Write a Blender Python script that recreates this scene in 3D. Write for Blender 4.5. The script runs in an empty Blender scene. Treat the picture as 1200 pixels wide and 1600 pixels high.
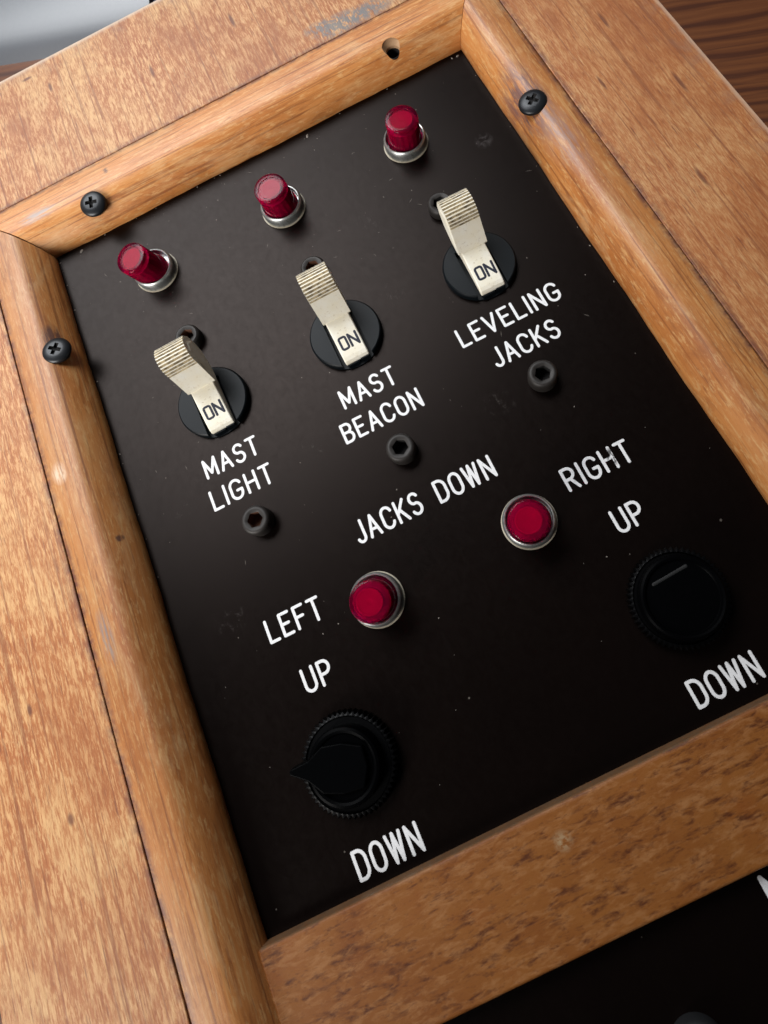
import bpy, bmesh, math, random
from mathutils import Matrix, Vector

# ------------------------------------------------------------------ camera, world, lamps
S = 0.0008                       # one drawing unit (u) in metres; face panel lies at z = 0
scene = bpy.context.scene
col = scene.collection
random.seed(7)

cam_data = bpy.data.cameras.new("camera")
cam = bpy.data.objects.new("camera", cam_data)
col.objects.link(cam)
r_, d_, f_ = (0.89243, -0.42129, -0.16149), (-0.45083, -0.84686, -0.28212), (-0.0179, 0.32457, -0.94569)
m = Matrix(((r_[0], -d_[0], -f_[0]), (r_[1], -d_[1], -f_[1]), (r_[2], -d_[2], -f_[2]))).to_4x4()
m.translation = Vector((11.2, -93.7, 166.5)) * S
cam.matrix_world = m
cam_data.sensor_fit = 'VERTICAL'
cam_data.sensor_height = 36.0
cam_data.lens = 999.23 / 1600 * 36.0
cam_data.shift_x = -(659.55 - 600) / 1600
cam_data.shift_y = (668.37 - 800) / 1600
cam_data.clip_start = 0.005
cam_data.clip_end = 20
cam_data.dof.use_dof = True
cam_data.dof.focus_distance = 0.150
cam_data.dof.aperture_fstop = 36.0
scene.camera = cam

world = bpy.data.worlds.new("World")
scene.world = world
world.use_nodes = True
bg = world.node_tree.nodes["Background"]
bg.inputs[0].default_value = (0.80, 0.88, 1.0, 1)
bg.inputs[1].default_value = 0.04

def area(name, loc, target, sx, sy, power, colour, spread):
    L = bpy.data.lights.new(name, 'AREA')
    L.shape = 'RECTANGLE'; L.size = sx * S; L.size_y = sy * S
    L.energy = power; L.color = colour; L.spread = math.radians(spread)
    o = bpy.data.objects.new(name, L); col.objects.link(o)
    o.location = Vector(loc) * S
    o.rotation_euler = (Vector(target) - Vector(loc)).to_track_quat('-Z', 'Y').to_euler()
    return o
area("window_light", (-430, -210, 200), (-80, 55, 0), 280, 190, 0.275, (1.0, 0.97, 0.93), 58)
area("far_window_light", (-150, 410, 480), (-40, 100, 0), 620, 470, 0.76, (0.96, 0.98, 1.0), 58)

scene.view_settings.view_transform = 'Standard'
scene.view_settings.look = 'None'
scene.view_settings.exposure = 0
scene.view_settings.gamma = 1
scene.cycles.use_denoising = True
scene.cycles.max_bounces = 10
scene.cycles.transmission_bounces = 8
scene.cycles.caustics_reflective = False

# ------------------------------------------------------------------ node helpers
class NT:
    def __init__(self, name):
        self.mat = bpy.data.materials.new(name)
        self.mat.use_nodes = True
        self.t = self.mat.node_tree
        self.b = self.t.nodes["Principled BSDF"]
        tc = self.t.nodes.new("ShaderNodeTexCoord")
        mp = self.t.nodes.new("ShaderNodeVectorMath"); mp.operation = 'SCALE'
        mp.inputs[3].default_value = 1.0 / S
        self.link(tc.outputs["Object"], mp.inputs[0])
        self.co = mp.outputs[0]                         # object coordinates in u
    def link(self, a, b): self.t.links.new(a, b)
    def new(self, k): return self.t.nodes.new(k)
    def put(self, sock, v):
        if hasattr(v, "links") or isinstance(v, bpy.types.NodeSocket): self.link(v, sock)
        else: sock.default_value = v
    def mapped(self, scale, rot=0.0, loc=(0, 0, 0)):
        n = self.new("ShaderNodeMapping")
        n.inputs["Scale"].default_value = scale
        n.inputs["Rotation"].default_value = (0, 0, rot)
        n.inputs["Location"].default_value = loc
        self.link(self.co, n.inputs[0]); return n.outputs[0]
    def noise(self, scale, detail=4, rough=0.55, dist=0.0, rot=0.0, loc=(0, 0, 0)):
        n = self.new("ShaderNodeTexNoise")
        n.inputs["Scale"].default_value = 1.0
        n.inputs["Detail"].default_value = detail
        n.inputs["Roughness"].default_value = rough
        n.inputs["Distortion"].default_value = dist
        self.link(self.mapped(scale, rot, loc), n.inputs["Vector"]); return n.outputs["Fac"]
    def ramp(self, fac, stops, interp='LINEAR'):
        n = self.new("ShaderNodeValToRGB"); n.color_ramp.interpolation = interp
        e = n.color_ramp.elements
        while len(e) < len(stops): e.new(0.5)
        for i, (p, c) in enumerate(stops):
            e[i].position = p
            e[i].color = (c, c, c, 1) if isinstance(c, (int, float)) else (*c, 1)
        self.link(fac, n.inputs[0]); return n.outputs[0]
    def mix(self, fac, a, b, mode='MIX'):
        n = self.new("ShaderNodeMix"); n.data_type = 'RGBA'; n.blend_type = mode
        self.put(n.inputs["Factor"], fac)
        for s, v in ((n.inputs["A"], a), (n.inputs["B"], b)):
            pass
        A = [i for i in n.inputs if i.name == "A" and i.type == 'RGBA'][0]
        B = [i for i in n.inputs if i.name == "B" and i.type == 'RGBA'][0]
        self.put(A, (*a, 1) if isinstance(a, tuple) else a)
        self.put(B, (*b, 1) if isinstance(b, tuple) else b)
        return [o for o in n.outputs if o.type == 'RGBA'][0]
    def math(self, op, a, b=0.0, clamp=False):
        n = self.new("ShaderNodeMath"); n.operation = op; n.use_clamp = clamp
        self.put(n.inputs[0], a); self.put(n.inputs[1], b); return n.outputs[0]
    def spot(self, p, rad, stretch=(1, 1, 0.0), rot=0.0):
        """1 at point p falling to 0 at radius rad (a mark with its own place on the wood)"""
        n = self.new("ShaderNodeMapping"); n.vector_type = 'POINT'
        v = self.new("ShaderNodeVectorMath"); v.operation = 'SUBTRACT'
        self.link(self.co, v.inputs[0]); v.inputs[1].default_value = p
        self.link(v.outputs[0], n.inputs[0]); n.inputs["Rotation"].default_value = (0, 0, rot)
        n.inputs["Scale"].default_value = (1, 1, 1)
        sc = self.new("ShaderNodeVectorMath"); sc.operation = 'MULTIPLY'
        self.link(n.outputs[0], sc.inputs[0]); sc.inputs[1].default_value = stretch
        le = self.new("ShaderNodeVectorMath"); le.operation = 'LENGTH'
        self.link(sc.outputs[0], le.inputs[0])
        return self.math('SUBTRACT', 1.0, self.math('DIVIDE', le.outputs["Value"], rad), clamp=True)
    def bump(self, h, strength, dist=0.3):
        n = self.new("ShaderNodeBump")
        n.inputs["Strength"].default_value = strength
        n.inputs["Distance"].default_value = dist * S
        self.link(h, n.inputs["Height"]); self.link(n.outputs[0], self.b.inputs["Normal"])
    def set(self, **k):
        for key, v in k.items():
            s = self.b.inputs[key.replace("_", " ")]
            if isinstance(v, tuple) and len(v) == 3 and s.type == 'RGBA': v = (*v, 1)
            self.put(s, v)
        return self

def plain(name, colour, rough, metal=0.0, spec=0.5, var=0.0):
    n = NT(name)
    if var:
        f = n.noise((0.6, 0.6, 0.6), 5, 0.6)
        c2 = tuple(max(0, c * (1 - var)) for c in colour)
        n.set(Base_Color=n.mix(f, colour, c2))
    else: n.set(Base_Color=colour)
    n.set(Roughness=rough, Metallic=metal); n.b.inputs["Specular IOR Level"].default_value = spec
    return n.mat

GROOVES = (-92.5, 90.0, 93.3)
def plywood():
    n = NT("plywood")
    sx = n.new("ShaderNodeSeparateXYZ"); n.link(n.co, sx.inputs[0])
    right = n.ramp(n.math('DIVIDE', sx.outputs[0], 200.0), [(0.40, 1.0), (0.47, 0.45)])     # the right side has a quieter figure
    big = n.noise((0.035, 0.022, 0.035), 4, 0.55, 0.6)
    fleck = n.noise((0.95, 0.16, 0.3), 6, 0.70, 0.35)
    fleck2 = n.noise((2.3, 0.34, 0.5), 5, 0.70, 0.25, rot=0.10, loc=(9, 4, 0))
    c = n.ramp(big, [(0.30, (0.34, 0.108, 0.031)), (0.52, (0.42, 0.155, 0.050)), (0.72, (0.38, 0.120, 0.036))])
    gate = n.math('MULTIPLY', n.ramp(big, [(0.36, 0.5), (0.58, 1.0)]), right)
    c = n.mix(n.math('MULTIPLY', n.ramp(fleck, [(0.50, 0.0), (0.58, 0.85)]), gate), c, (0.66, 0.375, 0.165))
    c = n.mix(n.math('MULTIPLY', n.ramp(fleck2, [(0.51, 0.0), (0.60, 0.65)]), gate), c, (0.70, 0.42, 0.195))
    c = n.mix(n.ramp(fleck, [(0.32, 0.85), (0.44, 0.0)]), c, (0.27, 0.080, 0.024))
    c = n.mix(n.ramp(fleck2, [(0.26, 0.6), (0.42, 0.0)]), c, (0.31, 0.105, 0.038))
    pore = n.noise((2.1, 0.13, 0.6), 3, 0.5, 0.2, loc=(3, 0, 0))
    patch = n.noise((0.060, 0.030, 0.05), 4, 0.6, 0.8, loc=(17, 2, 0))
    c = n.mix(n.math('MULTIPLY', n.math('MULTIPLY', n.ramp(patch, [(0.50, 0.0), (0.64, 0.8)]), n.ramp(fleck2, [(0.36, 0.0), (0.56, 1.0)])), right), c, (0.66, 0.40, 0.18))
    c = n.mix(n.ramp(patch, [(0.30, 0.55), (0.46, 0.0)]), c, (0.30, 0.095, 0.032))
    longg = n.noise((0.9, 0.012, 0.6), 4, 0.6, 0.5, loc=(5, 0, 0))
    c = n.mix(n.ramp(longg, [(0.56, 0.0), (0.64, 0.6)]), c, (0.22, 0.068, 0.026))
    c = n.mix(n.ramp(pore, [(0.63, 0.0), (0.71, 0.75)]), c, (0.18, 0.06, 0.03))
    for p, r, st, a in (((-112, -60, 10), 1.3, (1.4, 0.6, 0), 0.9), ((-108, -88, 10), 1.6, (1.3, 0.8, 0), 0.8), ((-55, 134, 10), 2.2, (2.5, 0.7, 0), 0.9), ((-20, 118, 10), 2.6, (3, 0.6, 0), 0.8),
                       ((12, 122, 10), 3.0, (3.2, 0.6, 0), 0.9), ((-62, 143, 10), 2.0, (0.8, 2, 0), 0.9), ((100, 30, 10), 2.0, (3, 0.5, 0), 0.8), ((112, 50, 10), 2.6, (3.4, 0.5, 0), 0.8), ((118, 18, 10), 3.0, (3.4, 0.5, 0), 0.8), ((106, -12, 10), 2.4, (3, 0.5, 0), 0.8)):
        c = n.mix(n.math('MULTIPLY', n.ramp(n.spot(p, r, st), [(0.1, 0.0), (0.6, 1.0)]), a), c, (0.15, 0.05, 0.026))
    # grime gathered along the joint with the mouldings
    gl = n.math('MINIMUM', n.math('ABSOLUTE', n.math('SUBTRACT', sx.outputs[0], GROOVES[0])), n.math('ABSOLUTE', n.math('SUBTRACT', sx.outputs[0], GROOVES[1])))
    gl = n.math('MINIMUM', gl, n.math('ABSOLUTE', n.math('SUBTRACT', sx.outputs[1], GROOVES[2])))
    jn = n.noise((0.22, 0.22, 0.2), 5, 0.7)
    c = n.mix(n.math('MULTIPLY', n.ramp(n.math('DIVIDE', gl, 3.0), [(0.05, 1.0), (0.7, 0.0)]), n.ramp(jn, [(0.38, 0.0), (0.58, 0.9)])), c, (0.15, 0.06, 0.04))
    # old stains and worn edge of the board
    blot = n.noise((0.55, 0.35, 0.3), 5, 0.75)
    for p, r, a in (((43, 98, 10), 9, 1.0), ((54, 97.5, 10), 8, 0.8), ((36, 101, 10), 5, 0.6)):
        k = n.math('MULTIPLY', n.spot(p, r, (0.8, 1.7, 0)), n.ramp(blot, [(0.42, 0.0), (0.54, 2.0 * a)]))
        c = n.mix(n.math('MINIMUM', k, 0.85), c, (0.16, 0.165, 0.17))
    edge = n.math('MAXIMUM', n.ramp(n.math('DIVIDE', sx.outputs[1], 200.0), [(0.700, 0.0), (0.735, 1.0)]),
                  n.ramp(n.math('DIVIDE', sx.outputs[0], 200.0), [(0.608, 0.0), (0.640, 1.0)]))
    dirt = n.noise((0.14, 0.14, 0.1), 5, 0.7, 0.3)
    c = n.mix(n.math('MULTIPLY', edge, n.ramp(dirt, [(0.45, 0.0), (0.66, 0.55)])), c, (0.27, 0.18, 0.13))
    rim = n.math('MAXIMUM', n.ramp(n.math('DIVIDE', sx.outputs[1], 200.0), [(0.733, 0.0), (0.737, 0.8)]),
                 n.ramp(n.math('DIVIDE', sx.outputs[0], 200.0), [(0.637, 0.0), (0.642, 0.5)]))
    c = n.mix(rim, c, (0.66, 0.52, 0.40))
    n.set(Base_Color=c, Roughness=n.ramp(fleck, [(0.3, 0.52), (0.7, 0.42)]))
    n.b.inputs["Specular IOR Level"].default_value = 0.4
    n.bump(n.math('ADD', n.math('MULTIPLY', fleck, 0.6), n.math('MULTIPLY', pore, -0.5)), 0.4, 0.35)
    return n.mat

def moulding_wood(name, along, marks=(), tone=1.0, seed=0):
    n = NT(name)
    ax = (lambda a, b, c: (a, b, c)) if along == 'Y' else (lambda a, b, c: (b, a, c))
    L = (seed * 7.1, seed * 3.3, 0)
    big = n.noise(ax(0.09, 0.016, 0.08), 4, 0.55, 0.6, loc=L)
    grain = n.noise(ax(0.85, 0.055, 0.5), 6, 0.70, 0.6, loc=L)
    fine = n.noise(ax(2.6, 0.13, 1.2), 5, 0.70, 0.25, loc=L)
    fleck = n.noise(ax(1.5, 0.24, 0.6), 6, 0.70, 0.3, loc=L)
    t = lambda r, g, b: (r * tone, g * tone, b * tone)
    c = n.ramp(big, [(0.28, t(0.42, 0.142, 0.034)), (0.5, t(0.55, 0.215, 0.058)), (0.72, t(0.58, 0.255, 0.082))])
    c = n.mix(n.ramp(grain, [(0.29, 0.9), (0.46, 0.0)]), c, t(0.27, 0.085, 0.022))
    c = n.mix(n.ramp(grain, [(0.53, 0.0), (0.68, 0.6)]), c, t(0.68, 0.39, 0.16))
    c = n.mix(n.ramp(fleck, [(0.53, 0.0), (0.62, 0.5)]), c, t(0.72, 0.43, 0.18))
    c = n.mix(n.ramp(fine, [(0.58, 0.0), (0.70, 0.7)]), c, t(0.20, 0.066, 0.026))
    sx = n.new("ShaderNodeSeparateXYZ"); n.link(n.co, sx.inputs[0])
    gpos = sx.outputs[1] if along == 'X' else sx.outputs[0]
    gl = n.math('ABSOLUTE', n.math('SUBTRACT', gpos, {'X': GROOVES[2]}.get(along, GROOVES[0] if seed == 2 else GROOVES[1])))
    longg = n.noise(ax(1.1, 0.012, 0.6), 4, 0.62, 0.5, loc=(5, seed, 0))
    c = n.mix(n.ramp(longg, [(0.56, 0.0), (0.64, 0.7)]), c, t(0.22, 0.066, 0.018))
    jn = n.noise((0.25, 0.25, 0.2), 5, 0.7)
    c = n.mix(n.math('MULTIPLY', n.ramp(n.math('DIVIDE', gl, 3.0), [(0.10, 1.0), (0.6, 0.0)]), n.ramp(jn, [(0.36, 0.0), (0.56, 0.95)])), c, (0.13, 0.05, 0.04))
    patch = n.noise(ax(0.13, 0.05, 0.1), 5, 0.7, 0.5, loc=L)
    c = n.mix(n.math('MULTIPLY', n.ramp(patch, [(0.52, 0.0), (0.66, 0.55)]), n.ramp(fine, [(0.35, 0.2), (0.6, 1.0)])), c, t(0.66, 0.40, 0.19))
    c = n.mix(n.ramp(patch, [(0.30, 0.5), (0.42, 0.0)]), c, t(0.30, 0.095, 0.025))
    blot = n.noise(ax(0.9, 0.10, 0.5), 4, 0.7, 0.3)
    for p, r, st, colour, a in marks:
        k = n.math('MULTIPLY', n.spot(p, r, st), n.ramp(blot, [(0.40, 0.0), (0.58, a)]))
        c = n.mix(n.math('MINIMUM', n.math('MULTIPLY', k, 1.5), 0.85), c, colour)
    n.set(Base_Color=c, Roughness=n.ramp(grain, [(0.3, 0.46), (0.7, 0.36)]))
    n.b.inputs["Specular IOR Level"].default_value = 0.45
    n.bump(n.math('ADD', n.math('MULTIPLY', grain, 0.8), n.math('MULTIPLY', fine, -0.35)), 0.25, 0.35)
    return n.mat

def rail_wood():
    n = NT("dark_varnished_wood")
    big = n.noise((0.045, 0.06, 0.05), 4, 0.6, 0.4)
    spot = n.noise((0.19, 0.62, 0.3), 6, 0.68, 0.3, rot=0.05)
    pale = n.noise((0.22, 0.66, 0.3), 6, 0.70, 0.4, rot=-0.1, loc=(31, 5, 0))
    c = n.ramp(big, [(0.3, (0.20, 0.060, 0.010)), (0.55, (0.25, 0.088, 0.017)), (0.75, (0.22, 0.062, 0.010))])
    c = n.mix(n.ramp(pale, [(0.48, 0.0), (0.66, 0.8)]), c, (0.34, 0.150, 0.052))
    c = n.mix(n.ramp(spot, [(0.33, 0.95), (0.48, 0.0)]), c, (0.085, 0.022, 0.006))
    c = n.mix(n.ramp(n.noise((0.6, 1.7, 0.8), 4, 0.6), [(0.58, 0.0), (0.72, 0.5)]), c, (0.10, 0.03, 0.01))
    scuff = n.noise((0.9, 0.9, 0.9), 5, 0.7)
    for p, r in (((49, -140, 5.5), 2.6), ((-4.5, -137.5, 5.5), 2.6), ((62, -151, 5.5), 3.0)):
        c = n.mix(n.math('MULTIPLY', n.spot(p, r), n.ramp(scuff, [(0.42, 0.0), (0.56, 1.2)])), c, (0.36, 0.24, 0.13))
    # bare greyish inner edge
    sx = n.new("ShaderNodeSeparateXYZ"); n.link(n.co, sx.inputs[0])
    e = n.ramp(n.math('ADD', n.math('MULTIPLY', n.math('ADD', sx.outputs[1], 130.95), 1.2), n.math('MULTIPLY', big, 0.4)),
               [(0.1, 0.0), (0.35, 0.8)])
    c = n.mix(n.math('MULTIPLY', e, n.ramp(scuff, [(0.3, 0.5), (0.6, 1.0)])), c, (0.15, 0.10, 0.06))
    n.set(Base_Color=c, Roughness=0.5); n.b.inputs["Specular IOR Level"].default_value = 0.3
    n.bump(spot, 0.35, 0.4)
    return n.mat

def desk_wood():
    n = NT("dark_oak")
    warp = n.noise((0.012, 0.03, 0.02), 3, 0.5)
    w = n.new("ShaderNodeTexWave"); w.wave_type = 'BANDS'; w.bands_direction = 'Y'; w.wave_profile = 'SIN'
    w.inputs["Scale"].default_value = 1.0; w.inputs["Distortion"].default_value = 9.0
    w.inputs["Detail"].default_value = 3.0; w.inputs["Detail Scale"].default_value = 0.6
    w.inputs["Detail Roughness"].default_value = 0.55
    n.link(n.mapped((0.011, 0.036, 0.04), 0.0), w.inputs["Vector"])
    fine = n.noise((0.03, 1.0, 0.6), 4, 0.6, 0.3)
    grain = n.noise((0.016, 0.52, 0.2), 6, 0.6, 0.8)
    c = n.ramp(w.outputs["Fac"], [(0.05, (0.085, 0.024, 0.009)), (0.22, (0.15, 0.046, 0.014)), (0.70, (0.195, 0.064, 0.019)), (1.0, (0.16, 0.050, 0.015))])
    c = n.mix(n.ramp(grain, [(0.30, 0.8), (0.45, 0.0)]), c, (0.065, 0.018, 0.008))
    c = n.mix(n.ramp(fine, [(0.52, 0.0), (0.72, 0.6)]), c, (0.12, 0.038, 0.014))
    n.set(Base_Color=c, Roughness=0.42)
    n.bump(grain, 0.2, 0.4)
    return n.mat

def panel_black():
    n = NT("brown_black_phenolic")
    big = n.noise((0.03, 0.03, 0.03), 4, 0.6)
    c = n.mix(big, (0.0036, 0.0020, 0.0016), (0.0022, 0.0012, 0.0010))
    v = n.new("ShaderNodeTexVoronoi"); v.feature = 'F1'; v.inputs["Scale"].default_value = 1.0
    v.inputs["Randomness"].default_value = 1.0
    n.link(n.mapped((0.16, 0.16, 0.16)), v.inputs["Vector"])
    sz = n.noise((0.05, 0.05, 0.05), 2, 0.5, loc=(4, 9, 0))
    dot = n.math('LESS_THAN', v.outputs["Distance"], n.ramp(sz, [(0.45, 0.005), (0.66, 0.050)]))
    c = n.mix(n.math('MULTIPLY', dot, 0.55), c, (0.16, 0.14, 0.12))
    haze = n.noise((0.5, 0.35, 0.4), 5, 0.75, 0.8)
    sm = n.math('MULTIPLY', n.spot((65.2, 38.8, 0), 3.2), n.ramp(haze, [(0.45, 0.0), (0.62, 1.0)]))
    c = n.mix(n.math('MULTIPLY', sm, 0.6), c, (0.10, 0.09, 0.09))
    for p in ((-62, -25, 0), (-22, -28, 0), (18, 5, 0), (30, -40, 0), (-58, 22, 0), (22, 32, 0), (-14, 24, 0), (-60, -60, 0)):
        k = n.math('MULTIPLY', n.spot(p, 5.0), n.ramp(haze, [(0.56, 0.0), (0.68, 1.0)]))
        c = n.mix(n.math('MULTIPLY', k, 0.6), c, (0.085, 0.075, 0.07))
    n.set(Base_Color=c, Roughness=n.ramp(haze, [(0.3, 0.29), (0.7, 0.37)]))
    n.b.inputs["Specular IOR Level"].default_value = 0.11
    n.b.inputs["Specular Tint"].default_value = (1.0, 0.82, 0.75, 1)
    n.bump(n.noise((2.5, 2.5, 2.5), 3, 0.6), 0.05, 0.1)
    return n.mat

def white_paint():
    n = NT("white_engraving_fill")
    w = n.noise((1.6, 1.6, 1.0), 4, 0.7)
    c = n.mix(n.ramp(w, [(0.52, 0.0), (0.72, 0.55)]), (0.80, 0.80, 0.81), (0.44, 0.42, 0.40))
    c = n.mix(n.ramp(n.noise((2.6, 2.6, 1.0), 4, 0.7, loc=(3, 8, 0)), [(0.63, 0.0), (0.69, 0.8)]), c, (0.10, 0.09, 0.085))
    sc = n.math('MULTIPLY', n.spot((48.8, -67, 0), 2.6, (1.3, 0.9, 0)), n.ramp(n.noise((1.3, 0.5, 1), 3, 0.6, rot=0.4), [(0.42, 0.0), (0.52, 1.0)]))
    c = n.mix(n.math('MINIMUM', n.math('MULTIPLY', sc, 2.0), 0.9), c, (0.03, 0.025, 0.025))
    n.set(Base_Color=c, Roughness=0.55)
    return n.mat

def ivory():
    n = NT("ivory_plastic")
    f = n.noise((0.25, 0.25, 0.25), 4, 0.6)
    c = n.ramp(f, [(0.3, (0.87, 0.80, 0.63)), (0.7, (0.90, 0.87, 0.77))])
    g = n.noise((1.1, 1.1, 1.1), 5, 0.75)
    c = n.mix(n.ramp(g, [(0.57, 0.0), (0.72, 0.65)]), c, (0.42, 0.31, 0.17))
    n.set(Base_Color=c, Roughness=0.42)
    n.b.inputs["Subsurface Weight"].default_value = 0.0
    return n.mat

def grime():
    n = NT("grime_in_ribs")
    g = n.noise((0.7, 0.7, 0.7), 4, 0.7)
    n.set(Base_Color=n.ramp(g, [(0.35, (0.12, 0.085, 0.045)), (0.60, (0.58, 0.48, 0.30))]), Roughness=0.7)
    return n.mat

def red_lens():
    n = NT("red_translucent_plastic")
    n.set(Base_Color=(0.68, 0.006, 0.13), Roughness=0.12, Transmission_Weight=0.94, IOR=1.24)
    n.b.inputs["Specular IOR Level"].default_value = 0.4
    return n.mat
def lens_core():
    n = NT("red_lens_core")
    n.set(Base_Color=(0.46, 0.008, 0.085), Roughness=0.5)
    return n.mat

def ring_metal():
    n = NT("worn_nickel")
    g = n.noise((0.8, 0.8, 0.8), 5, 0.7)
    c = n.ramp(g, [(0.35, (0.30, 0.31, 0.28)), (0.55, (0.60, 0.62, 0.62)), (0.75, (0.40, 0.41, 0.38))])
    n.set(Base_Color=c, Metallic=0.9, Roughness=n.ramp(g, [(0.35, 0.5), (0.7, 0.26)]))
    n.bump(g, 0.15, 0.15)
    return n.mat

M_PLY = plywood()
BLUE = (0.22, 0.20, 0.20); DARK = (0.075, 0.035, 0.03)
M_MT = moulding_wood("orange_pine_top", 'X', [((-72.5, 84.5, 10), 5.5, (0.7, 2.2, 0), (0.40, 0.33, 0.30), 1.0), ((-46.7, 88.2, 10), 1.6, (1.6, 0.9, 0), DARK, 1.6)], 1.08, 1)
M_ML = moulding_wood("orange_pine_left", 'Y', [((-80.5, 40.5, 10), 4.2, (1.5, 0.8, 0), DARK, 1.3), ((-88.5, -3.5, 10), 4.0, (1.5, 1.0, 0), (0.72, 0.55, 0.40), 1.0),
                                               ((-88, -52, 10), 5, (2.0, 0.6, 0), BLUE, 0.8), ((-79, -28, 9), 1.2, (1, 1, 0), DARK, 1.5)], 0.82, 2)  # lower tone puts the shade on this strip into its colour
M_MR = moulding_wood("orange_pine_right", 'Y', [((80, 38, 9), 12, (1.9, 0.7, 0), (0.13, 0.065, 0.065), 1.25), ((82, 20, 9), 12, (2.2, 0.7, 0), (0.30, 0.17, 0.13), 0.8)], 0.86, 5)
M_RAIL = rail_wood()
M_DESK = desk_wood()
M_PANEL = panel_black()
M_WHITE = white_paint()
M_IVORY = ivory()
M_GRIME = grime()
M_LENS = red_lens()
M_CORE = lens_core()
M_CORE_SIDE = plain('dark_red_lens_body', (0.28, 0.005, 0.075), 0.5)
M_RING = ring_metal()
M_INK = plain("dark_ink", (0.012, 0.014, 0.03), 0.5)
M_WASHER = plain("cream_washer", (0.62, 0.55, 0.42), 0.6, var=0.4)
M_BUSH = plain("slate_black_plastic", (0.004, 0.006, 0.0078), 0.40, spec=0.12, var=0.35)
M_SCREW = plain("black_oxide_steel", (0.020, 0.022, 0.026), 0.38, 0.35, var=0.5)
M_BOLT = plain("worn_black_steel", (0.030, 0.025, 0.022), 0.55, 0.2, var=0.6)
M_RUST = plain("rust", (0.13, 0.045, 0.018), 0.85, var=0.7)
M_HOLE_SHADE = plain("painted_hole_shade", (0.004, 0.003, 0.003), 0.9)  # near-black colour stands in for the shade inside recesses and the screw hole
M_KNOB = plain("black_bakelite", (0.0012, 0.0013, 0.0016), 0.36, spec=0.02, var=0.3)
M_SKIRT = plain("shiny_black_bakelite", (0.0018, 0.0018, 0.0021), 0.32, spec=0.14, var=0.5)  # lighter and shinier than the cap so rim highlights bring out the teeth
M_LINE = plain("worn_grey_line", (0.0042, 0.0042, 0.0042), 0.6, var=0.6)
M_RAW = plain("raw_drilled_wood", (0.50, 0.30, 0.16), 0.8, var=0.4)
M_GREY = plain("grey_satin_plastic", (0.21, 0.225, 0.25), 0.34, spec=0.6, var=0.12)
M_NAVY = plain("navy_cover", (0.008, 0.012, 0.045), 0.5)
M_BTN = plain("charcoal_plastic", (0.016, 0.017, 0.019), 0.6, var=0.4)
M_DUST = plain("dust", (0.26, 0.23, 0.20), 0.9)

# ------------------------------------------------------------------ mesh helpers
def link(name, bm, mats, parent=None, loc=(0, 0, 0), smooth=False, bevel=0.0, seg=2, angle=40, rot=(0, 0, 0)):
    bmesh.ops.recalc_face_normals(bm, faces=bm.faces)
    for v in bm.verts: v.co *= S
    me = bpy.data.meshes.new(name)
    bm.to_mesh(me); bm.free()
    for mt in (mats if isinstance(mats, (list, tuple)) else [mats]): me.materials.append(mt)
    o = bpy.data.objects.new(name, me)
    col.objects.link(o)
    o.location = Vector(loc) * S; o.rotation_euler = rot
    if parent: o.parent = parent
    if smooth:
        for p in me.polygons: p.use_smooth = True
        me.set_sharp_from_angle(angle=math.radians(angle))
    if bevel:
        b = o.modifiers.new("bevel", 'BEVEL'); b.width = bevel * S; b.segments = seg
        b.limit_method = 'ANGLE'; b.angle_limit = math.radians(38); b.harden_normals = False
    return o

def box(x0, x1, y0, y1, z0, z1, bm=None):
    bm = bm or bmesh.new()
    v = [bm.verts.new((x, y, z)) for z in (z0, z1) for x, y in ((x0, y0), (x1, y0), (x1, y1), (x0, y1))]
    for f in ((0, 1, 2, 3), (4, 5, 6, 7), (0, 1, 5, 4), (1, 2, 6, 5), (2, 3, 7, 6), (3, 0, 4, 7)):
        bm.faces.new([v[i] for i in f])
    return bm

def lathe(profile, seg=48, bm=None, mat=None):
    """profile: list of (r or r(theta), z); closes both ends"""
    bm = bm or bmesh.new()
    rings = []
    for r, z in profile:
        ring = []
        for i in range(seg):
            a = 2 * math.pi * i / seg
            rr = r(a) if callable(r) else r
            ring.append(bm.verts.new((rr * math.cos(a), rr * math.sin(a), z)))
        rings.append(ring)
    for k in range(len(rings) - 1):
        for i in range(seg):
            f = bm.faces.new((rings[k][i], rings[k][(i + 1) % seg], rings[k + 1][(i + 1) % seg], rings[k + 1][i]))
            if mat: f.material_index = mat[k]
    f = bm.faces.new(rings[0]); f.material_index = mat[0] if mat else 0
    f = bm.faces.new(rings[-1]); f.material_index = mat[-1] if mat else 0
    return bm

def hexr(r, ph=0.0):
    def g(a):
        a = (a + ph) % (math.pi / 3)
        return r * math.cos(math.pi / 6) / math.cos(a - math.pi / 6)
    return g

def crossr(arm, w, ph=0.0):
    def g(a):
        c, s = abs(math.cos(a + ph)) + 1e-6, abs(math.sin(a + ph)) + 1e-6
        return max(min(arm / c, w / s), min(arm / s, w / c))
    return g

def cut(o, cutters):
    dg = None
    for c in cutters:
        md = o.modifiers.new("cut", 'BOOLEAN'); md.object = c; md.operation = 'DIFFERENCE'; md.solver = 'EXACT'
    dg = bpy.context.evaluated_depsgraph_get(); dg.update()
    me = bpy.data.meshes.new_from_object(o.evaluated_get(dg))
    for md in list(o.modifiers): o.modifiers.remove(md)
    o.data = me
    for c in cutters: bpy.data.objects.remove(c)
    return o

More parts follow.
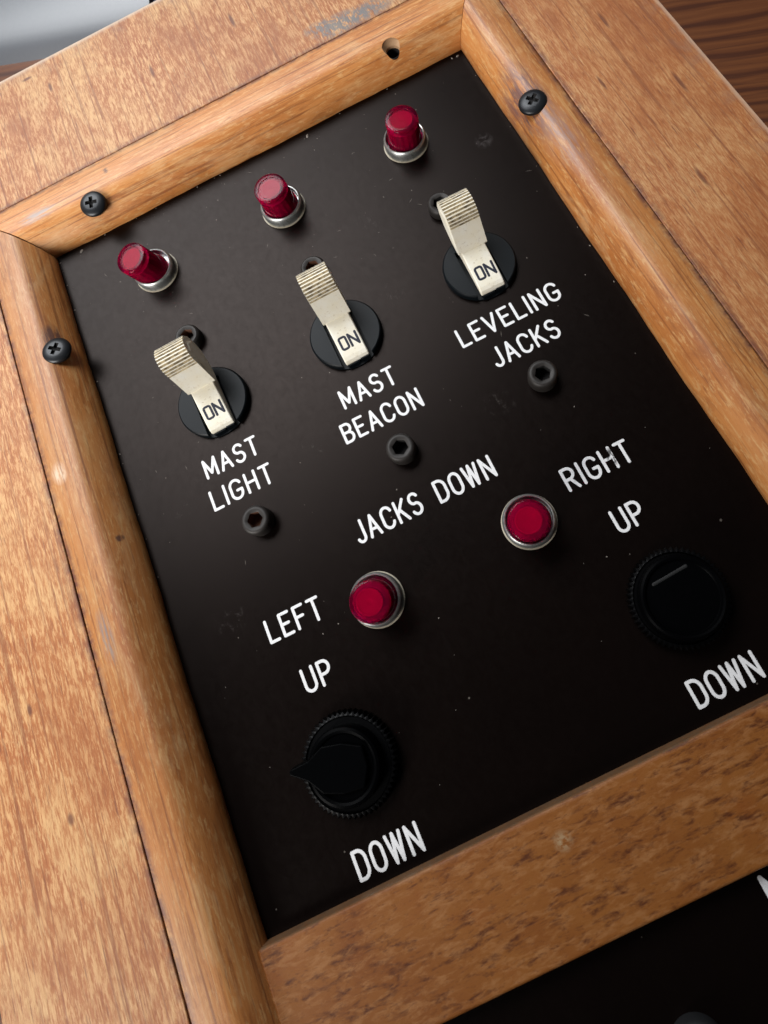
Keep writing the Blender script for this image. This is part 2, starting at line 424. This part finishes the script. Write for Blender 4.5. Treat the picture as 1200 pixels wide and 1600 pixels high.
# ------------------------------------------------------------------ stroke lettering
def arc(cx, cy, rx, ry, a0, a1, n=14):
    return [(cx + rx * math.cos(math.radians(a0 + (a1 - a0) * i / n)), cy + ry * math.sin(math.radians(a0 + (a1 - a0) * i / n))) for i in range(n + 1)]
G = {  # width, strokes on a cap height of 6
 'A': (3.4, [[(0, 0), (1.7, 6)], [(1.7, 6), (3.4, 0)], [(0.62, 2.0), (2.78, 2.0)]]),
 'B': (3.0, [[(0, 0), (0, 6)], [(0, 6)] + arc(1.55, 4.6, 1.35, 1.4, 90, -90) + [(0, 3.2)], [(1.5, 3.2)] + arc(1.55, 1.6, 1.5, 1.6, 90, -90) + [(0, 0)]]),
 'C': (3.2, [arc(1.65, 4.2, 1.65, 1.8, 15, 180) + arc(1.65, 1.8, 1.65, 1.8, 180, 345)]),
 'D': (3.2, [[(0, 0), (0, 6)], [(0, 6), (1.0, 6)] + arc(1.2, 4.0, 2.0, 2.0, 90, 0) + arc(1.2, 2.0, 2.0, 2.0, 0, -90) + [(0, 0)]]),
 'E': (2.7, [[(0, 0), (0, 6)], [(0, 6), (2.7, 6)], [(0, 3.1), (2.2, 3.1)], [(0, 0), (2.7, 0)]]),
 'F': (2.7, [[(0, 0), (0, 6)], [(0, 6), (2.7, 6)], [(0, 3.1), (2.2, 3.1)]]),
 'G': (3.3, [arc(1.65, 4.2, 1.65, 1.8, 20, 180) + arc(1.65, 1.8, 1.65, 1.8, 180, 360) + [(3.3, 2.6)], [(3.3, 2.6), (1.9, 2.6)]]),
 'H': (3.0, [[(0, 0), (0, 6)], [(3.0, 0), (3.0, 6)], [(0, 3.1), (3.0, 3.1)]]),
 'I': (0.0, [[(0, 0), (0, 6)]]),
 'J': (2.4, [[(2.4, 6), (2.4, 1.3)] + arc(1.2, 1.3, 1.2, 1.3, 0, -165)]),
 'K': (3.1, [[(0, 0), (0, 6)], [(3.0, 6), (0.0, 2.2)], [(1.05, 3.5), (3.1, 0)]]),
 'L': (2.6, [[(0, 0), (0, 6)], [(0, 0), (2.6, 0)]]),
 'M': (3.8, [[(0, 0), (0, 6)], [(0, 6), (1.9, 1.2)], [(1.9, 1.2), (3.8, 6)], [(3.8, 6), (3.8, 0)]]),
 'N': (3.1, [[(0, 0), (0, 6)], [(0, 6), (3.1, 0)], [(3.1, 0), (3.1, 6)]]),
 'O': (3.3, [arc(1.65, 4.1, 1.65, 1.9, 0, 180) + arc(1.65, 1.9, 1.65, 1.9, 180, 360) + [(3.3, 4.1)]]),
 'o': (2.7, [arc(0.8, 5.2, 0.8, 0.8, 90, 180, 6) + arc(0.8, 0.8, 0.8, 0.8, 180, 270, 6) + arc(1.9, 0.8, 0.8, 0.8, 270, 360, 6) + arc(1.9, 5.2, 0.8, 0.8, 0, 90, 6) + [(0.8, 6)]]),
 'P': (3.0, [[(0, 0), (0, 6)], [(0, 6), (1.2, 6)] + arc(1.4, 4.35, 1.6, 1.65, 90, -90) + [(0, 2.7)]]),
 'R': (3.0, [[(0, 0), (0, 6)], [(0, 6), (1.2, 6)] + arc(1.4, 4.45, 1.55, 1.55, 90, -90) + [(0, 2.9)], [(1.5, 2.9), (3.0, 0)]]),
 'S': (3.0, [arc(1.5, 4.55, 1.4, 1.45, 25, 180, 12) + arc(1.5, 4.55, 1.4, 1.45, 180, 262, 6) + arc(1.5, 1.6, 1.5, 1.6, 82, 0, 6) + arc(1.5, 1.6, 1.5, 1.6, 0, -158, 12)]),
 'T': (3.0, [[(1.5, 0), (1.5, 6)], [(0, 6), (3.0, 6)]]),
 'U': (3.1, [[(0, 6), (0, 1.6)] + arc(1.55, 1.6, 1.55, 1.6, 180, 360) + [(3.1, 6)]]),
 'V': (3.3, [[(0, 6), (1.65, 0)], [(1.65, 0), (3.3, 6)]]),
 'W': (4.2, [[(0, 6), (1.05, 0)], [(1.05, 0), (2.1, 6)], [(2.1, 6), (3.15, 0)], [(3.15, 0), (4.2, 6)]]),
}
def stroke(bm, pts, hw, z0, h, xf):
    pts = [Vector((p[0], p[1])) for p in pts]
    q = [pts[0]]
    for p in pts[1:]:
        if (p - q[-1]).length > 1e-4: q.append(p)
    pts = q
    n = len(pts)
    add = lambda p, z: bm.verts.new(xf(p.x, p.y, z))
    nor = []
    for i in range(n):
        d = (pts[min(i + 1, n - 1)] - pts[max(i - 1, 0)]).normalized()
        nor.append(Vector((-d.y, d.x)))
    rows = []
    for p, m_ in zip(pts, nor):
        rows.append([add(p + m_ * hw, z0), add(p + m_ * hw * 0.62, z0 + h * 0.8), add(p, z0 + h), add(p - m_ * hw * 0.62, z0 + h * 0.8), add(p - m_ * hw, z0)])
    for a, b in zip(rows, rows[1:]):
        for k in range(4): bm.faces.new((a[k], a[k + 1], b[k + 1], b[k]))
    for p, m_, row, sgn in ((pts[0], nor[0], rows[0], 1), (pts[-1], nor[-1], rows[-1], -1)):
        a0 = math.atan2(m_.y, m_.x)
        K = 7
        outer = [row[0]]; mid = [row[1]]
        for i in range(1, K):
            a = a0 + sgn * math.pi * i / K
            v = Vector((math.cos(a), math.sin(a)))
            outer.append(add(p + v * hw, z0)); mid.append(add(p + v * hw * 0.62, z0 + h * 0.8))
        outer.append(row[4]); mid.append(row[3])
        for i in range(K):
            bm.faces.new((outer[i], outer[i + 1], mid[i + 1], mid[i]))
            bm.faces.new((mid[i], mid[i + 1], row[2]))

def word(name, text, x0, x1, y0, y1, mat, parent, hw=0.5, z=0.012, h=0.012, gap=1.85, xf=None, space=1.9, jitter=0.05):
    W = sum(G[c][0] if c != ' ' else space for c in text) + gap * (len(text) - 1)
    sx = (x1 - x0) / W; sy = (y1 - y0) / 6.0
    bm = bmesh.new(); x = 0.0; k = 0
    xf = xf or (lambda a, b, c: (a, b, c))
    for c in text:
        if c == ' ': x += space + gap; continue
        w, st = G[c]
        jy = random.uniform(-1, 1) * jitter
        for s in st:
            stroke(bm, [(x0 + (x + px) * sx, y0 + py * sy + jy) for px, py in s], hw, z + 0.0015 * (k % 9), h, xf); k += 1
        x += w + gap
    return link(name, bm, mat, parent, smooth=True, angle=70)

# ------------------------------------------------------------------ the console
console = bpy.data.objects.new("control_console", None)
col.objects.link(console)
console["label"] = "wooden control console with black panel of three toggle switches and red lamps"
console["category"] = "control console"
console.empty_display_size = 0.02

XL, XR, YT, YB = -76.0, 75.0, 75.0, -130.4         # visible face panel
ZT = 10.0                                          # top of the wooden frame above the panel
GL, GR, GT = -92.5, 90.0, 93.3                     # groove between moulding and plywood
OL, OR, OT, OB = -134.2, 128.8, 148.2, -330.0      # outer edges of the plywood

panel = link("face_panel", box(XL - 3.5, XR + 3.5, YB - 4, YT + 3.5, -3, 0), M_PANEL, console)
lower = link("lower_panel", box(XL - 3.5, XR + 3.5, OB + 6, -152.0, -4.0, -1.0), M_PANEL, console)

# plywood face with its opening (one sheet)
bm = bmesh.new()
def ringv(z, x0, x1, y0, y1): return [bm.verts.new((x, y, z)) for x, y in ((x0, y0), (x1, y0), (x1, y1), (x0, y1))]
ot, it = ringv(ZT, OL, OR, OB, OT), ringv(ZT, GL - 0.18, GR + 0.18, OB + 40, GT + 0.18)
ob_, ib = ringv(ZT - 14, OL, OR, OB, OT), ringv(ZT - 14, GL - 0.18, GR + 0.18, OB + 40, GT + 0.18)
for i in range(4):
    j = (i + 1) % 4
    bm.faces.new((ot[i], ot[j], it[j], it[i])); bm.faces.new((ob_[i], ob_[j], ib[j], ib[i]))
    bm.faces.new((ot[i], ot[j], ob_[j], ob_[i])); bm.faces.new((it[i], it[j], ib[j], ib[i]))
link("plywood_face", bm, M_PLY, console, bevel=0.22, seg=2)
DZ = -60.0
for x0, x1, y0, y1 in ((OL + .6, OL + 12, OB + .6, OT - .6), (OR - 12, OR - .6, OB + .6, OT - .6), (OL + 12.3, OR - 12.3, OT - 12, OT - .6), (OL + 12.3, OR - 12.3, OB + .6, OB + 12)):
    link("side_board", box(x0, x1, y0, y1, DZ, ZT - 14.05), M_PLY, console)

# mouldings: flat beside the groove, then a wide round-over down to the panel
def profile(w, h=ZT, low=1.6, flat=0.50):
    p = [(0.0, -2.9), (0.0, h - 0.45), (0.12, h - 0.12), (0.5, h)]
    f = flat * w
    N = 18
    for i in range(N + 1):
        t = math.pi / 2 * i / N
        k = math.sin(t); p.append((f + (w - f) * k, low + (h - low) * (0.55 * math.cos(t) + 0.45 * (1 - k ** 1.6))))
    p += [(w, low * 0.5), (w - 0.2, 0.15), (w - 0.2, -2.9)]
    return p
def moulding(name, mat, w, place, e0, e1, parent, wob=0.12, seed=0):
    """place(u, s): u across from groove, s along; e0(u), e1(u): ends along the run (mitre or square)"""
    bm = bmesh.new(); pr = profile(w); rows = []
    rnd = random.Random(seed); ph = [rnd.uniform(0, 6.28) for _ in range(4)]
    N = 60
    for i in range(N + 1):
        row = []
        for u, z in pr:
            s = e0(u) + (e1(u) - e0(u)) * i / N
            k = u / w
            du = wob * k * (math.sin(s * 0.11 + ph[0]) + 0.6 * math.sin(s * 0.37 + ph[1]) + 0.35 * math.sin(s * 0.9 + ph[3])) if u > 0.6 * w else 0
            dz = 0.08 * math.sin(s * 0.06 + ph[2]) if 0 < u else 0
            x, y = place(u + du, s)
            row.append(bm.verts.new((x, y, z + dz)))
        rows.append(row)
    for a, b in zip(rows, rows[1:]):
        for k in range(len(pr) - 1): bm.faces.new((a[k], a[k + 1], b[k + 1], b[k]))
    bm.faces.new(rows[0]); bm.faces.new(rows[-1])
    return link(name, bm, mat, parent, smooth=True, angle=50)
WT, WL, WR = GT - YT, XL - GL, GR - XR
mt = moulding("moulding", M_MT, WT, lambda u, s: (s, GT - u), lambda u: GL + u * WL / WT, lambda u: GR - u * WR / WT, console, seed=1)
ml = moulding("moulding", M_ML, WL, lambda u, s: (GL + u, s), lambda u: OB + 42, lambda u: GT - u * WT / WL - 0.55, console, seed=2)
mr = moulding("moulding", M_MR, WR, lambda u, s: (GR - u, s), lambda u: OB + 42, lambda u: GT - u * WT / WR - 0.3, console, seed=3)
mt["label"] = "orange wood moulding strip along the top of the black panel, with an empty screw hole"
ml.location.z = -0.12 * S
ml["label"] = "orange wood moulding strip along the left side of the black panel"
mr["label"] = "orange wood moulding strip along the right side, dark streaks round its screw"

# empty, countersunk screw hole in the top moulding
bmh = lathe([(2.2, -12), (2.2, -0.5), (3.3, 0.9), (3.3, 6)], 32)
hc = link("cutter", bmh, M_RAW, None, loc=(53.7, 79.6, 8.3))
mt.data.materials.append(M_RAW)
cut(mt, [hc])
link("hole_shade_liner", lathe([(2.19, 0.0), (2.19, 6.8), (2.0, 6.85), (2.0, 4.2), (0.3, 4.1)], 32), [M_HOLE_SHADE], mt, loc=(53.7, 79.6, 0), smooth=True)  # near-black liner added to darken the hole by colour

rail = link("cross_rail", box(-76.9, 110, -157.6, -130.7, -3, 4.9), M_RAIL, console, bevel=0.9, seg=4)
rail["label"] = "dark reddish brown mottled wood rail across the foot of the panel"

# ------------------------------------------------------------------ screws in the mouldings
def phillips(loc, tilt, ph, parent):
    R = 4.25
    bm = bmesh.new()
    dome = [(R * math.sin(t), 1.5 * math.cos(t) - 0.3) for t in [math.pi / 2 - i * 0.1 for i in range(11)]]
    pr = [(1.6, -5), (R * 0.9, -1.2), (R, -0.7)] + dome
    rr, zz = dome[-1]
    pr += [(crossr(1.95, 0.62, ph), zz + 0.02), (crossr(1.8, 0.55, ph), zz - 0.35), (crossr(1.2, 0.4, ph), zz - 0.8)]
    mats = [0] * (len(pr) - 3) + [1, 1]  # last bands, the shallow cross recess, carry their shade as near-black colour
    lathe(pr, 96, bm, mats)
    o = link("screw", bm, [M_SCREW, M_HOLE_SHADE], parent, loc=loc, smooth=True, angle=35, rot=tilt)
    return o
phillips((-54.6, 78.9, 9.35), (0.20, 0, 0), 0.30, console)
phillips((-79.7, 34.6, 9.35), (0, 0.16, 0), 0.62, console)
phillips((80.4, 35.5, 9.75), (0, -0.12, 0), 0.95, console)

# ------------------------------------------------------------------ socket head bolts on the panel
def bolt(loc, ph, rust, h=4.6, R=4.0):
    pr = [(R * 0.97, 0), (R, 0.3), (R, h - 0.9), (R * 0.93, h - 0.3), (R * 0.82, h), (2.75, h), (hexr(2.25, ph), h - 0.35), (hexr(2.15, ph), h - 3.4), (0.4, h - 3.9)]
    mats = [0] * 6 + [1 if not rust else 2] * 2
    o = link("socket_bolt", lathe(pr, 48, None, mats), [M_BOLT, M_HOLE_SHADE, M_RUST], console, loc=loc, smooth=True, angle=35)
    return o
for i, (x, y) in enumerate(((-43.1, -39.9), (0.55, -40.1), (43.4, -39.6))):
    b = bolt((x, y, 0.01), (0.2, 0.5, 0.1)[i], i == 0)
    if i == 0: b["label"] = "black socket bolt with a rusty hexagon recess"
for i, (x, y) in enumerate(((-43.2, 22.6), (0.1, 24.0), (43.0, 23.6))):
    bolt((x, y, 0.01), (0.5, 0.3, 0.0)[i], i != 2, 3.4, 3.9)

# ------------------------------------------------------------------ indicator lamps
def lamp(loc, tilt, label, off=(0, 0)):
    R = 6.85
    pr = [(R * 0.93, 0), (R, 0.25), (R, 1.9), (R * 0.985, 2.7), (R * 0.95, 3.3), (R * 0.91, 3.5), (R * 0.875, 3.4), (R * 0.86, 3.1), (R * 0.855, 0.9), (1.0, 0.85)]
    o = link("indicator_lamp", lathe(pr, 56), M_RING, console, loc=loc, smooth=True, angle=45)
    o["label"] = label
    link("washer", lathe([(R * 1.05, 0.0), (R * 1.05, 0.22), (R * 0.9, 0.24)], 48), M_WASHER, o)
    H = 11.3
    lp = [(5.6, 1.0), (5.62, 2.5), (5.5, 2.85), (5.25, 3.05), (5.18, 3.4), (5.05, H - 0.4), (4.95, H - 0.12), (4.75, H)]
    rim = [(3.62, H), (3.56, H - 0.16)]
    le = link("lens", lathe(lp + rim, 56), M_LENS, o, loc=(off[0], off[1], 0), smooth=True, angle=40, rot=tilt)
    flute = lambda q: (lambda a: q * (1 + 0.022 * math.cos(18 * a)))
    core = [(flute(4.7), 1.1), (flute(4.5), H - 2.6), (3.7, H - 2.3), (3.35, H - 2.2), (3.3, H - 0.7)]
    r = 3.1
    k = 0
    while r > 0.35:                                # turned rings on the face of the core
        core.append((r, H - 0.62 - (0.11 if k % 2 else 0.0))); r -= 0.5; k += 1
    link("lens_core", lathe(core, 108, None, [0, 0, 0, 0] + [1] * (len(core) - 5)), [M_CORE_SIDE, M_CORE], o, loc=(off[0], off[1], 0.0), smooth=True, angle=30, rot=tilt)
    return o
lamp((-45.9, 51.2, 0.01), (0.02, -0.17, 0), "red indicator lamp leaning left, above the left toggle switch", (-0.5, 0))
lamp((-0.3, 50.6, 0.01), (0.03, -0.02, 0), "red indicator lamp above the middle toggle switch", (-0.2, 0))
lamp((43.8, 51.3, 0.01), (0.05, 0.04, 0), "red indicator lamp above the right toggle switch")
lamp((-21.9, -72.9, 0.01), (0.10, -0.02, 0), "red indicator lamp between LEFT and JACKS DOWN lettering", (0.3, 0.1))
lamp((21.9, -72.4, 0.01), (0.10, -0.06, 0), "red indicator lamp below JACKS DOWN, left of RIGHT lettering")

# ------------------------------------------------------------------ toggle switches
def prism(poly, hw, bm, mats=None):
    A = [bm.verts.new((-hw, y, z)) for y, z in poly]; B = [bm.verts.new((hw, y, z)) for y, z in poly]
    n = len(poly)
    for i in range(n):
        f = bm.faces.new((A[i], A[(i + 1) % n], B[(i + 1) % n], B[i]))
        if mats: f.material_index = mats[i]
    bm.faces.new(A); bm.faces.new(B)
def toggle(loc, label, rz, sz, sh):
    lean = 0.0
    def bend(y, z):                                # each lever stands a little differently
        if z <= 6.2: return (y, z)
        z2 = 6.0 + (z - 6.0) * sz
        return (3.0 + (y - 3.0) * 1.12 - sh * (z2 - 6.0), z2)
    R = 10.75
    o = link("toggle_switch", lathe([(R, 0), (R, 1.7), (R * 0.985, 2.1), (R * 0.955, 2.35), (0.5, 2.45)], 72), M_BUSH, console, loc=loc, smooth=True, angle=30, rot=(0, 0, rz))
    c = link("cutter", box(-4.9, 4.6, -11.5, 6.5, 0.5, 6), M_BUSH, None, loc=loc, rot=(0, 0, rz))
    cut(o, [c]); o["label"] = label
    for p in o.data.polygons: p.use_smooth = False
    # keeper blocks in the mouth of the slot
    b = box(-3.3, 0.3, -10.1, -7.4, 0.72, 1.75); box(0.75, 3.5, -10.0, -7.4, 0.72, 2.05, b)
    link("slot_block", b, M_BUSH, o, bevel=0.15)
    # lever: low flat stem with ON, then a wider ribbed bat rising to the back
    lev = bmesh.new()
    prism([(-9.0, 0.9), (-9.6, 1.6), (-9.5, 2.3), (-9.0, 2.95), (-8.0, 3.5), (-6.6, 3.9), (3.2, 6.0), (4.5, 8.0), (7, 8), (7, 1.2)], 3.7, lev)
    stem = link("lever", lev, M_IVORY, o, bevel=0.35, seg=3)
    bat = bmesh.new()
    front = [(3.0, 6.25), (6.4, 13.0)]
    crown = []                                     # ribs round the crown
    K = 11
    ctr = Vector((10.9, 11.6)); a0, a1 = math.radians(163), math.radians(48); Rr = 4.75
    for i in range(K * 3 + 1):
        a = a0 + (a1 - a0) * i / (K * 3)
        rr = Rr * (1.0 + 0.05 * math.sin((a - a0) / (a1 - a0) * math.pi)) - (0.34 if i % 3 == 1 else 0)
        crown.append((ctr.x + rr * math.cos(a), ctr.y + rr * math.sin(a), i % 3))
    back = [(14.9, 12.4), (14.2, 9.8), (12.2, 7.0), (9.0, 4.8), (5.5, 4.2), (3.6, 4.9)]
    poly = front + [(y, z) for y, z, _ in crown] + back
    mats = [0] * len(front) + [1 if k in (0, 1) and i < len(crown) - 1 else 0 for i, (_, _, k) in enumerate(crown)] + [0] * len(back)
    poly = [bend(y, z) for y, z in poly]
    prism(poly, 4.4, bat, mats)
    bo = link("bat", bat, [M_IVORY, M_GRIME], stem, smooth=False)
    # shallow worn side cheeks
    for s in (-1, 1):
        ch = bmesh.new()
        pl = [bend(y, z) for y, z in ((4.6, 6.5), (7.4, 12.4), (9.6, 15.0), (12.6, 14.3), (13.9, 11.6), (11.6, 7.9), (9.4, 6.5))]
        A = [ch.verts.new((s * 4.4, y, z)) for y, z in pl]
        cy = sum(y for y, z in pl) / len(pl); cz = sum(z for y, z in pl) / len(pl)
        B = [ch.verts.new((s * 4.62, cy + (y - cy) * .86, cz + (z - cz) * .86)) for y, z in pl]
        for i in range(len(pl)): ch.faces.new((A[i], A[(i + 1) % len(pl)], B[(i + 1) % len(pl)], B[i]))
        ch.faces.new(B)
        link("side_cheek", ch, M_IVORY, stem)
    for q in (stem,):
        q.rotation_euler = (0, lean, 0)
    sl = math.atan2(6.0 - 3.55, 3.2 + 8.4)
    def xf(a, b, c):
        return (a, -8.4 + b * math.cos(sl) - c * math.sin(sl), 3.55 + b * math.sin(sl) + c * math.cos(sl))
    lt = word("lettering", "oN", -2.45, 2.75, 2.5, 6.1, M_INK, o, hw=0.34, z=0.012, h=0.03, gap=1.3, xf=xf, jitter=0)
    lt.rotation_euler = (0, lean, 0)
    return o
toggle((-43.3, -0.6, 0.01), "left ivory toggle switch above MAST LIGHT, lever up showing ON", 0.03, 1.32, 0.20)
toggle((0.3, -0.5, 0.01), "middle ivory toggle switch above MAST BEACON, lever up showing ON", 0.01, 1.18, 0.09)
toggle((44.0, -0.3, 0.01), "right ivory toggle switch above LEVELING JACKS, lever up showing ON", -0.02, 1.06, 0.0)

# ------------------------------------------------------------------ rotary knobs
def saw(r, d, n):
    def g(a):
        t = (a * n / (2 * math.pi)) % 1.0
        return r - d * abs(2 * t - 1)
    return g
def skirt(bm):
    N = 56
    return lathe([(11.2, 0), (saw(11.95, 0.95, N), 0.2), (saw(11.95, 0.95, N), 2.6), (saw(11.55, 0.75, N), 3.1), (10.6, 3.2), (10.3, 2.7), (9.9, 2.7)], 56 * 4, bm)
k1 = link("rotary_knob", skirt(bmesh.new()), M_SKIRT, console, loc=(44.6, -104.2, 0.01), smooth=True, angle=25)
k1["label"] = "round black rotary knob with serrated skirt, under the right UP lettering"
link("knob_cap", lathe([(9.7, 2.0), (9.7, 6.6), (9.5, 7.3), (9.0, 7.6), (8.5, 7.45), (8.2, 6.9), (8.0, 6.75), (7.2, 6.8), (1, 6.9)], 72), M_KNOB, k1, smooth=True, angle=30)
lb = bmesh.new(); stroke(lb, [(-4.4, 5.2), (4.2, 5.7)], 0.42, 6.78, 0.12, lambda a, b, c: (a, b, c))
link("pointer_line", lb, M_LINE, k1)
k2 = link("rotary_knob", skirt(bmesh.new()), M_SKIRT, console, loc=(-43.2, -104.6, 0.01), smooth=True, angle=25)
k2["label"] = "black pointer knob turned to the left, above the lower left DOWN lettering"
link("knob_cap", lathe([(8.9, 2.0), (8.8, 6.2), (8.5, 7.0), (7.9, 7.3), (7.3, 7.1), (6.9, 6.6), (1, 6.6)], 72), M_KNOB, k2, smooth=True, angle=30)
pb = bmesh.new()
def wedge(poly, z0, z1, shrink):
    A = [pb.verts.new((x, y, z0)) for x, y in poly]; B = [pb.verts.new((x * shrink, y * shrink, z1)) for x, y in poly]
    n = len(poly)
    for i in range(n): pb.faces.new((A[i], A[(i + 1) % n], B[(i + 1) % n], B[i]))
    pb.faces.new(A); pb.faces.new(B)
wedge([(-13.4, 0.0), (-13.0, 0.7), (-8.6, 2.3), (-5.0, 5.2), (0, 5.6), (5.2, 4.6), (6.3, 0), (5.2, -4.6), (0, -5.6), (-5.0, -5.2), (-8.6, -2.3), (-13.0, -0.7)], 3.6, 8.2, 0.96)
link("pointer", pb, M_KNOB, k2, bevel=0.35, seg=3, rot=(0, 0, math.radians(-19)))

# button on the lower panel, half in view
bt = link("push_button", lathe([(5.6, 0), (5.6, 2.6), (5.2, 3.6), (4.2, 4.2), (2.2, 4.5), (0.4, 4.55)], 48), M_BTN, console, loc=(2.6, -181.6, -0.99), smooth=True, angle=50)
bt["label"] = "charcoal grey button on the lower black panel"

# ------------------------------------------------------------------ white engraved lettering
def w(text, x0, x1, y0, y1): return word("lettering", text, x0 + 0.3, x1 - 0.3, y0 + 0.35, y1 - 0.35, M_WHITE, panel, hw=0.395, space=2.6)
w("MAST", -53.2, -36.2, -21.4, -15.4)
w("LIGHT", -54.3, -35.3, -31.1, -24.9)
w("MAST", -9.2, 7.8, -21.3, -15.3)
w("BEACON", -12.8, 11.5, -31.0, -24.9)
w("LEVELING", 28.5, 60.0, -20.9, -14.8)
w("JACKS", 34.2, 54.3, -31.0, -24.8)
w("JACKS DOWN", -20.5, 20.4, -58.0, -51.6)
w("RIGHT", 34.8, 53.6, -70.4, -64.1)
w("UP", 40.6, 48.3, -85.4, -79.1)
w("DOWN", 36.1, 53.0, -127.5, -121.1)
w("LEFT", -52.1, -36.4, -71.0, -64.7)
w("UP", -47.6, -39.8, -86.3, -80.0)
w("DOWN", -51.2, -34.4, -128.7, -122.1)
word("lettering", "M", 29.7, 34.0, -166.3, -161.0, M_WHITE, lower, hw=0.5, z=-0.98)

# ------------------------------------------------------------------ surroundings
ROT = math.radians(-24.5)
desk = link("desk", box(-900, 900, -700, 700, DZ - 40, DZ - 0.02), M_DESK, None, rot=(0, 0, ROT))
desk["label"] = "dark brown oak desk top with strong black grain under the console"
desk["category"] = "desk"
u = Vector((math.cos(ROT), math.sin(ROT))); v = Vector((-math.sin(ROT), math.cos(ROT)))
p0 = Vector((-106.1, 267.0)) - u * 250
gp = bmesh.new()
prof = [(0, 0), (0.3, 0.4)] + [(110 - 110 * math.cos(t) * 0.985, 0.4 + 18 * math.sin(t)) for t in [math.pi / 2 * i / 16 for i in range(1, 17)]] + [(260, 18.5), (260, 0)]
ga = [gp.verts.new((0, y, z)) for y, z in prof]; gb = [gp.verts.new((338, y, z)) for y, z in prof]
for i in range(len(prof)): gp.faces.new((ga[i], ga[(i + 1) % len(prof)], gb[(i + 1) % len(prof)], gb[i]))
gp.faces.new(ga); gp.faces.new(gb)
g = link("grey_case", gp, M_GREY, None, loc=(p0.x, p0.y, DZ), rot=(0, 0, ROT), smooth=True, angle=50)
g["label"] = "smooth grey plastic case lying on the desk behind the top left corner of the console"
g["category"] = "case"
p1 = Vector((-18.5, 234.0)) + u * 0.3 - v * 8
nv = link("folder", box(0, 140, 0, 190, 0, 14), M_NAVY, None, loc=(p1.x, p1.y, DZ), rot=(0, 0, ROT), bevel=1.0)
nv["label"] = "dark navy folder just showing beside the grey case at the top edge"
nv["category"] = "folder"

# crumbs of wood and dust on the panel
bm = bmesh.new()
def crumb(x, y, r, h, a):
    n = 6; ring = []
    for i in range(n):
        t = 2 * math.pi * i / n
        px, py = r * math.cos(t) * random.uniform(0.7, 1.1), 0.55 * r * math.sin(t) * random.uniform(0.6, 1.2)
        ring.append(bm.verts.new((x + px * math.cos(a) - py * math.sin(a), y + px * math.sin(a) + py * math.cos(a), 0.03)))
    top = bm.verts.new((x, y, h))
    for i in range(n): bm.faces.new((ring[i], ring[(i + 1) % n], top))
crumb(17.1, 72.4, 0.9, 0.5, 1.2); crumb(-67.3, 73.0, 0.9, 0.5, 0.8); crumb(73.0, 73.3, 0.7, 0.5, 0.4); crumb(71.0, 73.6, 0.5, 0.4, 2.0)
for i in range(110):
    x, y = random.uniform(-74, 73), 72 - 195 * random.random() ** 1.8
    r = random.choice((0.10, 0.12, 0.14, 0.18, 0.24))
    crumb(x, y, r, 0.07, random.uniform(0, 3.1))
for i in range(26):                                # debris lodged along the foot of the mouldings
    k = random.random()
    if k < 0.4: x, y = random.uniform(-74, 74), 74.6
    elif k < 0.7: x, y = -75.4, random.uniform(-60, 74)
    else: x, y = 74.4, random.uniform(-40, 74)
    crumb(x, y, random.uniform(0.15, 0.42), 0.25, random.uniform(0, 3.1))
for i in range(26):
    x, y, a, l = random.uniform(-72, 72), random.uniform(-50, 70), random.uniform(0, 6.28), random.uniform(0.3, 1.1)
    q = [(x + px * math.cos(a) - py * math.sin(a), y + px * math.sin(a) + py * math.cos(a)) for px, py in ((-l, 0), (0, -0.045), (l, 0), (0, 0.045))]
    bm.faces.new([bm.verts.new((px, py, 0.02)) for px, py in q])
d = link("dust_specks", bm, M_DUST, None)
d["kind"] = "stuff"
d["label"] = "tiny pale dust specks and wood crumbs scattered on the black panel"
